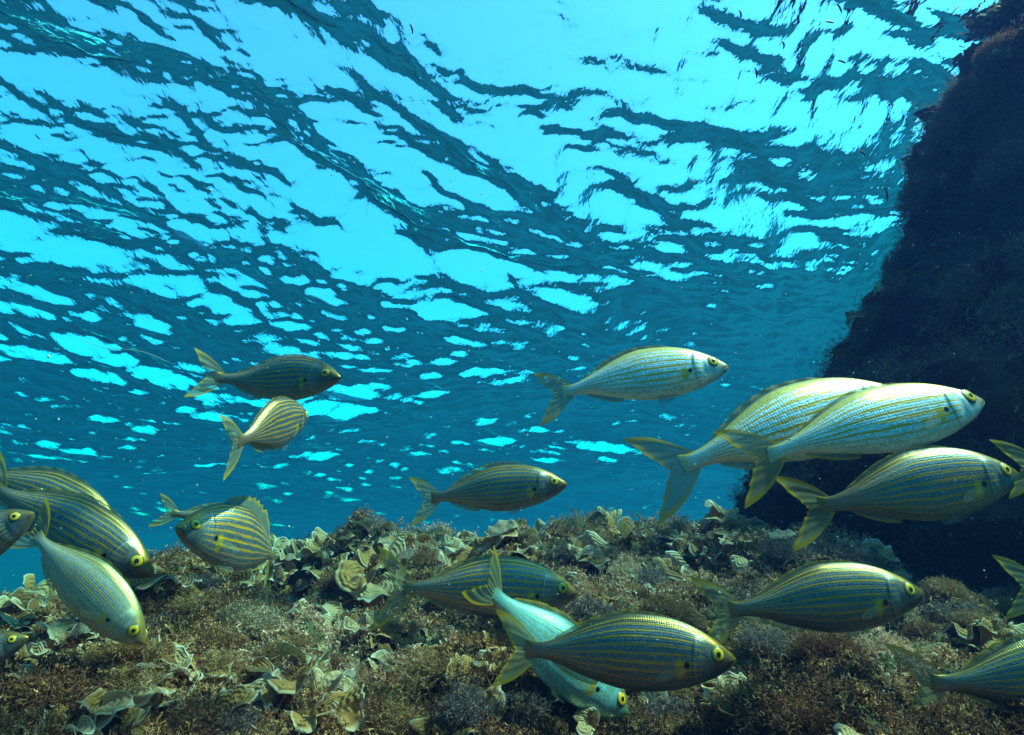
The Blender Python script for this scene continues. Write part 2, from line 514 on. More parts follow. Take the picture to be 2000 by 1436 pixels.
    vin = m.math('MULTIPLY', m.smoothstep(0.06, 0.14, v), m.math('SUBTRACT', 1.0, m.smoothstep(0.68, 0.78, v)))
    slit = m.math('MULTIPLY', m.math('SUBTRACT', 1.0, m.math('MULTIPLY', m.math('ABSOLUTE', m.math('SUBTRACT', dg, 0.004)), 200.0), clamp=True), vin)
    rim = m.math('MULTIPLY', m.math('SUBTRACT', 1.0, m.math('MULTIPLY', m.math('ABSOLUTE', m.math('ADD', dg, 0.006)), 170.0), clamp=True), vin)
    base = m.mix(m.math('MULTIPLY', rim, 0.28), base, (0.72, 0.74, 0.70))
    base = m.mix(m.math('MULTIPLY', slit, 0.30), base, (0.03, 0.028, 0.02))
    base = m.mix(m.math('MULTIPLY', m.smoothstep(0.95, 1.02, u), 0.55), base, tuple(0.6 * a + 0.2 * b for a, b in zip(stripe, back)))
    def spot(u0, v0, r, soft, k=0.40):
        du = m.math('SUBTRACT', u, u0)
        dw = m.math('MULTIPLY', m.math('SUBTRACT', v, v0), k)
        d = m.math('SQRT', m.math('ADD', m.math('MULTIPLY', du, du), m.math('MULTIPLY', dw, dw)))
        return m.math('SUBTRACT', 1.0, m.smoothstep(r * (1 - soft), r * (1 + soft), d))
    base = m.mix(spot(0.285, 0.375, 0.022, 0.5, 0.26), base, (0.95, 0.50, 0.01))
    base = m.mix(spot(0.252, 0.415, 0.0125, 0.3), base, (0.008, 0.008, 0.008))
    # mouth line
    ml = m.math('MULTIPLY', m.math('SUBTRACT', 1.0, m.math('MULTIPLY', m.math('ABSOLUTE', m.math('SUBTRACT', v, m.math('SUBTRACT', 0.47, m.math('MULTIPLY', u, 2.6)))), 16.0), clamp=True),
                m.math('SUBTRACT', 1.0, m.smoothstep(0.040, 0.055, u)))
    base = m.mix(m.math('MULTIPLY', ml, 0.85), base, (0.03, 0.025, 0.015))
    nos = spot(0.045, 0.80, 0.006, 0.3)
    base = m.mix(nos, base, (0.02, 0.02, 0.015))
    bh = m.math('MULTIPLY', cell, m.math('MULTIPLY', body_mask, -1.0))
    bp = m.n("Bump", {"Strength": 0.22, "Distance": 0.0010, "Height": bh})
    met = m.math('MULTIPLY', m.math('SUBTRACT', 1.0, m.math('MULTIPLY', st, 0.55)), metal)
    p = m.n("BsdfPrincipled", {"Base Color": base, "Metallic": met, "Roughness": rough, "Specular IOR Level": 0.5, "Normal": bp})
    p.inputs["Coat Weight"].default_value = 0.12
    p.inputs["Coat Roughness"].default_value = 0.12
    return m.done(p)

def fin_material(name, edge, web, clear):
    m = NT(name)
    uvn = m.n("UVMap", uv_map="UVMap")
    sep = m.n("SeparateXYZ", {0: uvn.outputs[0]})
    x, e = sep.outputs[0], sep.outputs[1]                # x across the rays, e = 1 at the yellow edge
    ry = m.n("TexWave", {"Vector": m.n("CombineXYZ", {0: x}), "Scale": 23.0, "Distortion": 0.4}, wave_type='BANDS', bands_direction='X')
    rn = m.n("TexNoise", {"Vector": m.n("Mapping", {0: uvn.outputs[0], "Scale": (6.0, 2.0, 1.0)}), "Scale": 1.0, "Detail": 2.0})
    c = m.mix(m.smoothstep(0.25, 0.85, m.math('ADD', e, m.math('MULTIPLY', m.math('SUBTRACT', rn.outputs[0], 0.5), 0.5))), web, edge)
    c = m.mix(m.math('MULTIPLY', ry.outputs[0], 0.40), c, tuple(0.4 * k for k in web))
    d = m.n("BsdfPrincipled", {"Base Color": c, "Roughness": 0.4, "Specular IOR Level": 0.4})
    tl = m.n("BsdfTranslucent", {"Color": c})
    s1 = m.n("MixShader", {0: 0.45, 1: d, 2: tl})
    tr = m.n("BsdfTransparent")
    al = m.math('MULTIPLY', m.math('SUBTRACT', 1.0, m.math('MULTIPLY', e, 0.75)), clear)
    al = m.math('MULTIPLY', al, m.math('SUBTRACT', 1.0, m.math('MULTIPLY', ry.outputs[0], 0.5)))
    s2 = m.n("MixShader", {0: al, 1: s1, 2: tr})
    return m.done(s2)

GOLD = (0.62, 0.40, 0.02)
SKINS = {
    "dull": fish_skin("bream_skin_shaded_tone", (0.25, 0.245, 0.26), (0.14, 0.075, 0.018), (0.80, 0.31, 0.003), 1.0, 0.33, 0.70, 0.22),  # shade on the backlit fish, put into a darker skin colour
    "teal": fish_skin("bream_skin_turquoise_sheen", (0.40, 0.80, 0.78), (0.16, 0.36, 0.34), (0.45, 0.30, 0.02), 0.9, 0.30, 0.60),  # iridescence plus sky reflection on one flank, put into the skin colour
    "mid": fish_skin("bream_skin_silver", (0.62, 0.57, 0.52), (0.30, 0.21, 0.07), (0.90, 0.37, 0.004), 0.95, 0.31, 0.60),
    "bright": fish_skin("bream_skin_sunlit_tone", (1.0, 0.92, 0.86), (0.85, 0.48, 0.05), (1.0, 0.42, 0.002), 1.2, 0.29, 0.50, 0.28),  # same fish in a sunbeam: the light is put into a paler skin
}
FIN_YELLOW = fin_material("fin_yellow_edged", (0.85, 0.42, 0.008), (0.36, 0.29, 0.15), 0.42)
FIN_CLEAR = fin_material("fin_clear", (0.42, 0.36, 0.12), (0.34, 0.33, 0.24), 0.90)
def plain(name, col, rough=0.3, coat=0.0, metal=0.0, spec=0.5):
    m = NT(name)
    nz = m.n("TexNoise", {"Vector": m.n("TexCoord").outputs["Object"], "Scale": 300.0, "Detail": 3.0})
    c = m.mix(m.math('MULTIPLY', nz.outputs[0], 0.6), col, tuple(0.6 * k for k in col))
    p = m.n("BsdfPrincipled", {"Base Color": c, "Roughness": rough, "Metallic": metal, "Specular IOR Level": spec})
    p.inputs["Coat Weight"].default_value = coat
    p.inputs["Coat Roughness"].default_value = 0.05
    return m.done(p)
EYE_GOLD = plain("eye_gold", (1.0, 0.48, 0.003), 0.25, 0.6, 0.1)
EYE_BLACK = plain("eye_black", (0.004, 0.004, 0.005), 0.12, 0.8)
EYE_RIM = plain("eye_rim", (0.10, 0.085, 0.03), 0.4)

def dome(r, depth, n=20, rings=7):
    """shallow rounded cap looking along +Y"""
    V = [(0, depth, 0)]
    for k in range(1, rings + 1):
        a = k / rings * math.pi / 2
        for j in range(n):
            b = 2 * math.pi * j / n
            V.append((r * math.sin(a) * math.cos(b), depth * math.cos(a), r * math.sin(a) * math.sin(b)))
    Fq = []
    for j in range(n):
        Fq.append((0, 1 + (j + 1) % n, 1 + j, 1 + j))
    for k in range(rings - 1):
        for j in range(n):
            a = 1 + k * n
            Fq.append((a + j, a + (j + 1) % n, a + n + (j + 1) % n, a + n + j))
    return np.array(V, float), np.array([f for f in Fq])

def build_fish(spec):
    sp = Spine(spec.get("bend", (0.0, 0.0)))
    head, tail = Vector(spec["head"]), Vector(spec["tail"])
    # chord of the bent spine, in rest frame
    h0, t0 = sp.at(0.0), sp.at(1.0)
    ch = h0 - t0
    L = (head - tail).length / np.linalg.norm(ch)
    ex = (head - tail).normalized()
    up = Vector((0, 0, 1))
    ez = (up - ex * up.dot(ex)).normalized()
    ey = ez.cross(ex)
    R = Matrix((ex, ey, ez)).transposed()
    roll = math.radians(spec.get("roll", 0.0))
    R = R @ Matrix.Rotation(roll, 3, 'X') @ Matrix.Rotation(-math.atan2(ch[1], ch[0]), 3, 'Z')
    mid = Vector((h0 + t0) / 2) * L
    root = bpy.data.objects.new("striped_bream", None)
    root.empty_display_size = 0.03
    root.matrix_world = Matrix.Translation((head + tail) / 2 - R @ mid) @ R.to_4x4()
    COL.objects.link(root)
    root["label"] = spec["label"]
    root["category"] = "fish"
    root["group"] = "striped fish of the shoal"
    out = lambda P: sp.bend(P) * L
    deep = spec.get("deep", 1.0)
    def dp(P):
        P = np.array(P, float)
        P[..., 2] *= deep
        return P
    # body -------------------------------------------------
    nu, nv = 96, 36
    u = np.concatenate([np.linspace(0, 0.30, 44)[:-1] ** 1.0, np.linspace(0.30, 1.03, nu - 43)])
    nu = len(u)
    v = np.linspace(0, 1, nv + 1)
    U, Vv = np.meshgrid(u, v, indexing='ij')
    rings, uvs = [], []
    for side in (1, -1):
        vv = v if side == 1 else v[::-1][1:-1]
        A, B = np.meshgrid(u, vv, indexing='ij')
        P = flank(A, B, side)
        # gill cover stands proud and drops off behind its edge
        g = gill_u(B)
        inb = smooth(0.05, 0.15, B) * (1 - smooth(0.65, 0.80, B))
        bump = 0.0050 * smooth(g - 0.07, g - 0.012, A) * (1 - smooth(g - 0.003, g + 0.006, A)) * inb
        # eye socket swelling, mouth cleft, lower jaw
        sock = 0.004 * np.exp(-(((A - 0.098) / 0.045) ** 2 + ((B - 0.60) / 0.16) ** 2))
        mouth = -0.06 * np.exp(-((B - (0.47 - 2.6 * A)) / 0.06) ** 2) * (1 - smooth(0.03, 0.055, A))
        cheek = 0.0030 * smooth(0.10, 0.135, A) * (1 - smooth(0.150, 0.158, A)) * smooth(0.12, 0.2, B) * (1 - smooth(0.5, 0.62, B))
        brow = 0.0035 * np.exp(-(((A - 0.085) / 0.04) ** 2 + ((B - 0.72) / 0.06) ** 2))
        lips = 0.0014 * (np.exp(-((B - (0.56 - 2.4 * A)) / 0.055) ** 2) + np.exp(-((B - (0.37 - 2.4 * A)) / 0.055) ** 2)) * (1 - smooth(0.028, 0.05, A))
        P[..., 1] += side * (bump + sock + cheek + brow + lips)
        P[..., 1] *= 1 + mouth
        P[..., 0] -= 0.0 * np.exp(-((B - 0.47) / 0.05) ** 2) * np.exp(-(A / 0.012) ** 2)
        rings.append(P)
        uvs.append(np.stack([A, B], -1))
    P = np.concatenate(rings, 1)
    UV = np.concatenate(uvs, 1)
    nvv = P.shape[1]
    Fq = grid_faces(nu, nvv, wrap_v=True)
    Pv = dp(P).reshape(-1, 3)
    UVf = UV.reshape(-1, 2)
    # close snout
    c = len(Pv)
    Pv = np.vstack([Pv, [[0.5 + 0.003, 0, 0]]])
    UVf = np.vstack([UVf, [[0, 0.5]]])
    j = np.arange(nvv)
    Fq = np.vstack([Fq, np.stack([np.full(nvv, c), j, (j + 1) % nvv, (j + 1) % nvv], 1)])
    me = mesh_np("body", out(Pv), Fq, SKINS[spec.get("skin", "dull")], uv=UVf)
    fix_quads(me)
    body = link("body", me, root)
    if spec.get("skin") == "bright":
        pass
    # eyes -------------------------------------------------
    for side in (1, -1):
        ue, ve = 0.100, 0.575
        c0 = flank(np.array(ue), np.array(ve), side)
        du_ = flank(np.array(ue + 0.03), np.array(ve), side) - flank(np.array(ue - 0.03), np.array(ve), side)
        dv_ = flank(np.array(ue), np.array(ve + 0.06), side) - flank(np.array(ue), np.array(ve - 0.06), side)
        nrm = np.cross(du_, dv_)
        nrm /= np.linalg.norm(nrm)
        if nrm[1] * side < 0:
            nrm = -nrm
        t1 = dv_ / np.linalg.norm(dv_)
        t2 = np.cross(t1, nrm)
        def place(V3):
            return dp(c0) + V3[:, :1] * t2 + V3[:, 1:2] * nrm + V3[:, 2:] * t1
        VD, FD = dome(0.0365, 0.0075)
        VD[:, 1] += 0.0005
        socket = link("eye", fix_quads(mesh_np("eye", out(place(VD)), FD, EYE_RIM)), root)
        VD, FD = dome(0.0310, 0.0085)
        VD[:, 1] += 0.0025
        iris = link("iris", fix_quads(mesh_np("iris", out(place(VD)), FD, EYE_GOLD)), socket)
        VD, FD = dome(0.0140, 0.0035)
        VD[:, 0] *= 0.92
        VD[:, 1] += 0.0090
        link("pupil", fix_quads(mesh_np("pupil", out(place(VD)), FD, EYE_BLACK)), socket)
    h_seed = spec["h"][0] * 0.37
    # tail fin ---------------------------------------------
    ns, ntt = 41, 15
    s = np.linspace(-1, 1, ns)
    t = np.linspace(0, 1, ntt)
    Sg, Tg = np.meshgrid(s, t, indexing='ij')
    sa = np.abs(Sg)
    ts = spec.get("tail_spread", 1.0)
    bx, bz = 0.965, 0.040 * Sg
    exx = 1.0 + 0.078 + 0.128 * sa ** 1.4 + 0.006 * vnoise(Sg * 14, Tg * 0 + 2.0)
    ezz = Sg * (0.072 + 0.114 * sa) * ts
    X = bx + (exx - bx) * Tg
    Zt = bz + (ezz - bz) * Tg + np.sign(Sg) * 0.030 * np.sin(math.pi * Tg) * sa ** 2
    curl = spec.get("tail_curl", 0.0)
    Yt = curl * 0.10 * Tg ** 2 * (0.3 + 0.7 * sa) + 0.0022 * np.sin(Sg * 26) * Tg + 0.012 * vnoise(Sg * 2.0 + h_seed, Tg * 1.5) * Tg
    Pt = np.stack([0.5 - X, Yt, Zt], -1).reshape(-1, 3)
    edge = np.maximum(smooth(0.80, 1.0, sa), smooth(0.80, 1.0, Tg) * 0.9)
    edge = np.maximum(edge, 1 - smooth(0.0, 0.22, Tg))
    link("tail_fin", mesh_np("tail_fin", out(Pt), grid_faces(ns, ntt), FIN_YELLOW, uv=np.stack([Sg * 2.2, edge], -1).reshape(-1, 2)), root)
    # dorsal and anal fins ---------------------------------
    def ridge_fin(name, u0, u1, hgt, sign, rake, shape, mat, zig):
        n1, n2 = 64, 6
        a = np.linspace(0, 1, n1)
        b = np.linspace(0, 1, n2)
        A, B = np.meshgrid(a, b, indexing='ij')
        uu = u0 + (u1 - u0) * A
        basez = (top_at(uu) if sign > 0 else bot_at(uu)) - sign * 0.010
        h = hgt * shape(A) * (1 - zig * 0.28 * np.abs(np.sin(A * 11 * math.pi)) ** 0.7 * (A < 0.62)) + 0.010
        X = 0.5 - (uu + rake * B * h)
        Zf = basez * deep + sign * B * h
        Yf = 0.002 * np.sin(A * 40) * B
        Pf = np.stack([X, Yf, Zf], -1).reshape(-1, 3)
        ed = smooth(0.6, 1.0, B) * 0.9 + 0.15
        link(name, mesh_np(name, out(Pf), grid_faces(n1, n2), mat, uv=np.stack([A * 2.4, ed], -1).reshape(-1, 2)), root)
    dh = spec.get("dorsal", 0.030)
    ridge_fin("dorsal_fin", 0.30, 0.87, dh, 1, 0.8, lambda a: np.power(np.sin(np.clip(a * 0.94 + 0.06, 0, 1) * math.pi), 0.45) * (1 - 0.25 * a), FIN_YELLOW, 1.0)
    ridge_fin("anal_fin", 0.655, 0.875, spec.get("anal", 0.026), -1, 0.9, lambda a: np.power(np.sin(np.clip(a * 0.9 + 0.1, 0, 1) * math.pi), 0.5) * (1 - 0.4 * a), FIN_YELLOW, 0.3)
    # paired fins ------------------------------------------
    def paddle(name, u0, v0, side, length, wide, droop, flare, mat):
        c0 = dp(flank(np.array(u0), np.array(v0), side))
        n1, n2 = 14, 9
        a = np.linspace(0, 1, n1)
        b = np.linspace(-1, 1, n2)
        A, B = np.meshgrid(a, b, indexing='ij')
        wd = wide * (0.25 + 0.75 * np.sin(np.clip(A * 0.62 + 0.06, 0, 1) * math.pi)) * np.sqrt(np.maximum(1 - (A * 0.985) ** 6, 0.0))
        along = A * length
        cd, sdp = math.cos(droop), math.sin(droop)
        X = c0[0] - (along * cd - B * wd * sdp)
        Zp = c0[2] - along * sdp - B * wd * cd
        Yp = c0[1] + side * (0.001 + along * flare + 0.05 * A * B * wd)
        Pp = np.stack([X, Yp, Zp], -1).reshape(-1, 3)
        link(name, mesh_np(name, out(Pp), grid_faces(n1, n2), mat, uv=np.stack([B * 0.8 + 0 * A, smooth(0.75, 1, -B) * 0.8], -1).reshape(-1, 2)), root)
    fl = spec.get("flare", 0.12)
    for side in (1, -1):
        paddle("pectoral_fin", 0.262, 0.40, side, 0.150, 0.020, spec.get("droop", 0.40), fl, FIN_CLEAR)
        paddle("pelvic_fin", 0.345, 0.08, side, 0.120, 0.024, spec.get("pelvic", 0.18), 0.10, FIN_CLEAR)
    return root

def fix_quads(me):
    """triangles were stored as quads with a doubled corner: rebuild them as triangles"""
    me.validate(verbose=False)
    return me
# ------------------------------------------------------------------ where each fish swims
def spot(h, t, depth, away=0.0):
    """head and tail-root points from their places in the photo, a depth and how far the head is turned away (degrees)"""
    a, b = ray(h[0], h[1], depth), ray(t[0], t[1], depth)
    lat = math.hypot(h[0] - t[0], h[1] - t[1]) / F_PX * depth
    dz = math.tan(math.radians(away)) * lat / 2
    return ray(h[0], h[1], depth + dz), ray(t[0], t[1], depth - dz)

SHOAL = [
    dict(h=(665, 737), t=(428, 738), d=1.15, away=-12, roll=2, skin="dull", bend=(0.05, -1.2), dorsal=0.02,
         label="grey-blue fish with narrow folded tail, uppermost of the shoal on the left"),
    dict(h=(600, 812), t=(470, 862), d=0.93, away=61, roll=4, skin="dull", bend=(-0.1, 0.05), tail_curl=0.2, dorsal=0.02, deep=1.12, tail_spread=1.2,
         label="short-looking fish turning away, its long tail hanging towards us, directly under the uppermost left fish"),
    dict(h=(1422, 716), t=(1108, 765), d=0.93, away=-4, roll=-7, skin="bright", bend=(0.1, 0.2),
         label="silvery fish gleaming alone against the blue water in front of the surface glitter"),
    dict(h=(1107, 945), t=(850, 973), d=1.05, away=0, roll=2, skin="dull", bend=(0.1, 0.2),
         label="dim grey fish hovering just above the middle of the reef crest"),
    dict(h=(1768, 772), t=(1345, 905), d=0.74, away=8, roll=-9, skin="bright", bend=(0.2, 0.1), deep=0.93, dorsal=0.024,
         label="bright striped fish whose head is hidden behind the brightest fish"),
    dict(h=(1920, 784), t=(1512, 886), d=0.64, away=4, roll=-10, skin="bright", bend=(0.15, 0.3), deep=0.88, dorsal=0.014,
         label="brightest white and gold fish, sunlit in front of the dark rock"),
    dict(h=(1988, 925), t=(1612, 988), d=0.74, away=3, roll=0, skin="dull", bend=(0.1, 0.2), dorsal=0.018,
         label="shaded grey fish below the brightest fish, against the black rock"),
    dict(h=(2340, 878), t=(2022, 908), d=0.66, away=0, roll=0, skin="dull", bend=(0.0, 0.2),
         label="fish leaving the picture with only its yellow forked tail showing beside the dark rock"),
    dict(h=(1804, 1158), t=(1436, 1192), d=0.74, away=0, roll=0, skin="dull", bend=(0.05, 0.15), dorsal=0.018,
         label="blue-grey fish with bright tail root, over the shaded right part of the reef"),
    dict(h=(1437, 1288), t=(1036, 1270), d=0.64, away=-6, roll=2, skin="dull", bend=(0.1, 0.35), dorsal=0.020,
         label="largest striped fish in front, with big yellow eye, low over the reef"),
    dict(h=(1128, 1158), t=(797, 1150), d=0.84, away=4, roll=0, skin="dull", bend=(0.05, 0.1), dorsal=0.018, tail_spread=1.3,
         label="brown-olive striped fish with spread yellow-edged tail, behind the turquoise fish"),
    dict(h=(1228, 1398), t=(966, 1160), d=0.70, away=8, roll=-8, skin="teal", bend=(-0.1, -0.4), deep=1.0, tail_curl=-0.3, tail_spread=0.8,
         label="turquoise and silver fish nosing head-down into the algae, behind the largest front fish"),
    dict(h=(2235, 1318), t=(1832, 1336), d=0.66, away=0, roll=2, skin="dull", bend=(0.05, 0.25),
         label="striped fish cut by the frame low on the right, tail over pale algae"),
    dict(h=(2350, 1150), t=(2026, 1146), d=0.86, away=0, roll=0, skin="dull", bend=(0.0, 0.3),
         label="fish leaving the picture with just a thin tail tip above the low striped tail"),
    dict(h=(284, 1258), t=(74, 1052), d=0.72, away=-10, roll=-4, skin="mid", bend=(0.15, 0.2), deep=0.92, dorsal=0.015,
         label="pale fish diving steeply with its snout touching the algae on the left"),
    dict(h=(300, 1122), t=(-6, 958), d=0.88, away=-4, roll=-4, skin="dull", bend=(0.12, 0.1), deep=0.92, dorsal=0.022,
         label="grey fish slanting down behind the pale diving fish"),
    dict(h=(235, 1035), t=(-45, 925), d=1.04, away=0, roll=-2, skin="dull", bend=(0.1, 0.1), dorsal=0.024,
         label="fish mostly hidden, showing its back above the grey slanting fish"),
    dict(h=(68, 1002), t=(-205, 1165), d=0.62, away=8, roll=0, skin="dull", deep=1.08, bend=(0.1, 0.2),
         label="fish entering at the left edge, its yellow eye over the other fishes' tails"),
    dict(h=(56, 1244), t=(-200, 1345), d=0.62, away=10, roll=0, skin="dull", bend=(0.1, 0.2),
         label="dim fish entering low at the left edge above the algae"),
    dict(h=(343, 1030), t=(528, 1085), d=0.92, away=-50, roll=4, skin="dull", deep=1.28, tail_spread=1.2, bend=(-0.4, -0.55), dorsal=0.115, tail_curl=-0.3, flare=0.4,
         label="plump fish facing left with raised dorsal fin, curling its tail over the reef"),
    dict(h=(520, 1035), t=(340, 1003), d=1.22, away=15, roll=0, skin="dull", bend=(0.0, -0.3),
         label="small fish hidden behind the left-facing fish, only its thin tail showing"),
]
for f_ in SHOAL:
    f_["head"], f_["tail"] = spot(f_["h"], f_["t"], f_["d"], f_["away"])
    build_fish(f_)
# ------------------------------------------------------------------ algae
rng = np.random.RandomState(77)

def reef_normal(x, y, e=0.012):
    dx = (reef_z(x + e, y) - reef_z(x - e, y)) / (2 * e)
    dy = (reef_z(x, y + e) - reef_z(x, y - e)) / (2 * e)
    n = np.stack([-dx, -dy, np.ones_like(dx)], -1)
    return n / np.linalg.norm(n, axis=-1, keepdims=True)

def alga_material(name, rough=0.75, trans=0.25):
    m = NT(name)
    at = m.n("Attribute", attribute_name="tint")
    d = m.n("BsdfPrincipled", {"Base Color": at.outputs["Color"], "Roughness": rough, "Specular IOR Level": 0.15})
    t = m.n("BsdfTranslucent", {"Color": at.outputs["Color"]})
    return m.done(m.n("MixShader", {0: trans, 1: d, 2: t}))
MAT_TURF = alga_material("turf_alga")

def unit(v):
    return v / np.maximum(np.linalg.norm(v, axis=-1, keepdims=True), 1e-9)

def filaments(base, d, length, width, color, rng, bend=0.5, twigs=2, segs=4, tip=0.4):
    """thin ribbons that wander at every joint, each with a few shorter side twigs; returns vertices, quads, colours"""
    def run(base, d, length, width, color):
        n = len(base)
        wv = unit(np.cross(d, rng.normal(size=(n, 3))))
        P = [base]
        dk = d
        for k in range(segs):
            P.append(P[-1] + dk * (length / segs)[:, None])
            dk = unit(dk + rng.normal(0, bend, (n, 3)))
        P = np.stack(P, 1)
        t = np.linspace(0, 1, segs + 1)
        wd = width[:, None] * (1 - (1 - tip) * t)[None] * rng.uniform(0.7, 1.3, (n, segs + 1))
        wk = unit(wv[:, None] + rng.normal(0, 0.35, (n, segs + 1, 3)))
        V = np.stack([P - wk * wd[..., None], P + wk * wd[..., None]], 2)   # n, segs+1, 2, 3
        C = np.broadcast_to(color[:, None, None, :], V.shape)
        return P, V.reshape(-1, 3), C.reshape(-1, 3)
    P, V, C = run(base, d, length, width, color)
    Vs, Cs = [V], [C]
    for k in range(twigs):
        n = len(base)
        i = rng.randint(1, segs, n)
        b2 = P[np.arange(n), i]
        d2 = unit(d + rng.normal(0, 0.9, (n, 3)))
        _, V2, C2 = run(b2, d2, length * rng.uniform(0.3, 0.65, n), width * 0.8, np.clip(color * rng.uniform(0.8, 1.35, (n, 1)), 0, 1))
        Vs.append(V2)
        Cs.append(C2)
    V, C = np.concatenate(Vs), np.concatenate(Cs)
    nf = len(V) // (2 * (segs + 1))
    k = np.arange(nf)[:, None] * 2 * (segs + 1) + np.arange(segs)[None] * 2
    k = k.ravel()
    return V, np.stack([k, k + 1, k + 3, k + 2], 1), C

BROWN = np.array([[0.24, 0.0723, 0.026], [0.33, 0.119, 0.04], [0.14, 0.0408, 0.02], [0.36, 0.153, 0.055], [0.26, 0.1105, 0.035]])
OLIVE = np.array([[0.52, 0.185, 0.063], [0.42, 0.1554, 0.054], [0.62, 0.2442, 0.108], [0.31, 0.1073, 0.0405]])
GREY = np.array([[0.6, 0.2808, 0.171], [0.48, 0.2106, 0.1235], [0.7, 0.3432, 0.228]])
MAROON = np.array([[0.15, 0.052, 0.026], [0.20, 0.072, 0.034], [0.11, 0.040, 0.022]])
DARK = np.array([[0.26, 0.060, 0.050], [0.36, 0.10, 0.07], [0.14, 0.035, 0.034], [0.50, 0.20, 0.10]])

def build_turf():
    n = 17000
    az = rng.uniform(-0.95, 1.0, n)
    d = 0.40 * (2.05 / 0.40) ** rng.uniform(0, 1, n)
    x, y = d * az, d
    z = reef_z(x, y)
    nr = reef_normal(x, y)
    patch = vnoise(x * 5.2, y * 5.2, 11.0) + 0.4 * vnoise(x * 14, y * 14, 3.0)
    patch2 = vnoise(x * 4.1 + 9, y * 4.1, 21.0)
    parts = []
    per = 11
    idx = np.repeat(np.arange(n), per)
    m = len(idx)
    spread = 0.012 + 0.004 * d[idx]
    base = np.stack([x[idx] + rng.normal(0, 1, m) * spread, y[idx] + rng.normal(0, 1, m) * spread, np.zeros(m)], 1)
    base[:, 2] = reef_z(base[:, 0], base[:, 1]) - 0.002 + np.abs(rng.normal(0, 0.006, m)) + 0.016 * smooth(0.0, 0.7, vnoise(base[:, 0] * 38, base[:, 1] * 38, 5.0))
    dirs = unit(nr[idx] * 0.9 + rng.normal(0, 0.75, (m, 3)))
    fine = patch[idx] > 0.22
    length = np.where(fine, rng.uniform(0.006, 0.014, m), rng.uniform(0.005, 0.011, m)) * (0.85 + 0.3 * d[idx])
    width = np.where(fine, 0.00045, rng.uniform(0.0006, 0.0013, m)) * (0.75 + 0.35 * d[idx])
    p2 = patch2[idx] + rng.normal(0, 0.28, m)
    col = np.where((p2 > 0.30)[:, None], GREY[rng.randint(0, 3, m)],
          np.where((p2 > -0.05)[:, None], OLIVE[rng.randint(0, 4, m)],
          np.where((p2 > -0.42)[:, None], BROWN[rng.randint(0, 5, m)], MAROON[rng.randint(0, 3, m)])))
    col = col * rng.uniform(0.85, 1.5, (m, 1))
    V, Fq, C = filaments(base, dirs, length, width, col, rng, bend=0.75, twigs=2, segs=4, tip=0.9)
    link("turf_algae", mesh_np("turf_algae", V, Fq, MAT_TURF, col=np.clip(C, 0, 1)), kind="stuff",
         label="brown and olive turf of fine branching algae carpeting the reef", category="algae")
build_turf()

def build_rock_turf():
    nz, na = ROCK_P.shape[:2]
    n = 11000
    # only the half of the rock that faces the open water
    i = rng.randint(10, nz - 2, n)
    lo, hi = int(na * 0.42), int(na * 0.86)
    j = rng.randint(lo, hi, n)
    P, N = ROCK_P[i, j], ROCK_N[i, j]
    per = 11
    idx = np.repeat(np.arange(n), per)
    m = len(idx)
    base = P[idx] + rng.normal(0, 0.016, (m, 3)) * np.array([1, 1, 1])
    clump = vnoise(base[:, 0] * 7, base[:, 1] * 7, base[:, 2] * 7)
    dirs = unit(N[idx] + np.array([0, 0, 0.15]) + rng.normal(0, 0.65, (m, 3)))
    length = rng.uniform(0.007, 0.018, m) * (1.1 + 0.9 * np.maximum(clump, -0.3))
    width = rng.uniform(0.0009, 0.0016, m)
    col = np.where((clump > 0.25)[:, None], DARK[rng.choice([1, 3], m)], DARK[rng.randint(0, 4, m)]) * rng.uniform(0.7, 1.3, (m, 1))
    V, Fq, C = filaments(base, dirs, length, width, col, rng, bend=0.7, twigs=1, segs=3, tip=0.7)
    link("rock_turf", mesh_np("rock_turf", V, Fq, MAT_TURF, col=np.clip(C, 0, 1)), kind="stuff",
         label="dark purple-brown algal fur over the rock wall", category="algae")
build_rock_turf()

# ---- soft tufts: dense puffs of hair-fine algae
def puff_mesh(seed, tone):
    r = np.random.RandomState(seed)
    m = 1500
    q = unit(r.normal(size=(m, 3)))
    q[:, 2] = np.abs(q[:, 2])
    lump = 1 + 0.28 * vnoise(q[:, 0] * 2.2 + seed, q[:, 1] * 2.2, q[:, 2] * 2.2)
    base = q * (0.30 * r.uniform(0.8, 2.6, (m, 1))) * np.array([1, 1, 0.75])
    length = r.uniform(0.16, 0.34, m) * lump
    width = r.uniform(0.005, 0.011, m)
    col = tone[r.randint(0, len(tone), m)] * r.uniform(0.75, 1.25, (m, 1))
    V, Fq, C = filaments(base, unit(q + r.normal(0, 0.7, (m, 3))), length, width, col, r, bend=0.8, twigs=2, segs=3, tip=0.8)
    return mesh_np("soft_alga_tuft", V, Fq, MAT_TURF, col=np.clip(C, 0, 1))
PALE = np.array([[0.56, 0.3192, 0.1995], [0.46, 0.2604, 0.152], [0.38, 0.1932, 0.095]])
TAN = np.array([[0.4, 0.16, 0.0665], [0.32, 0.136, 0.0475], [0.46, 0.216, 0.095]])
RUST = np.array([[0.21, 0.063, 0.026], [0.27, 0.09, 0.036], [0.16, 0.0495, 0.026]])
SMOKY = np.array([[0.2, 0.1105, 0.1], [0.15, 0.0808, 0.075], [0.26, 0.153, 0.13]])
PUFFS = {"pale": [puff_mesh(1, PALE), puff_mesh(2, PALE)], "tan": [puff_mesh(3, TAN), puff_mesh(4, TAN)],
         "rust": [puff_mesh(5, RUST), puff_mesh(6, RUST)], "smoky": [puff_mesh(7, SMOKY), puff_mesh(8, SMOKY)]}

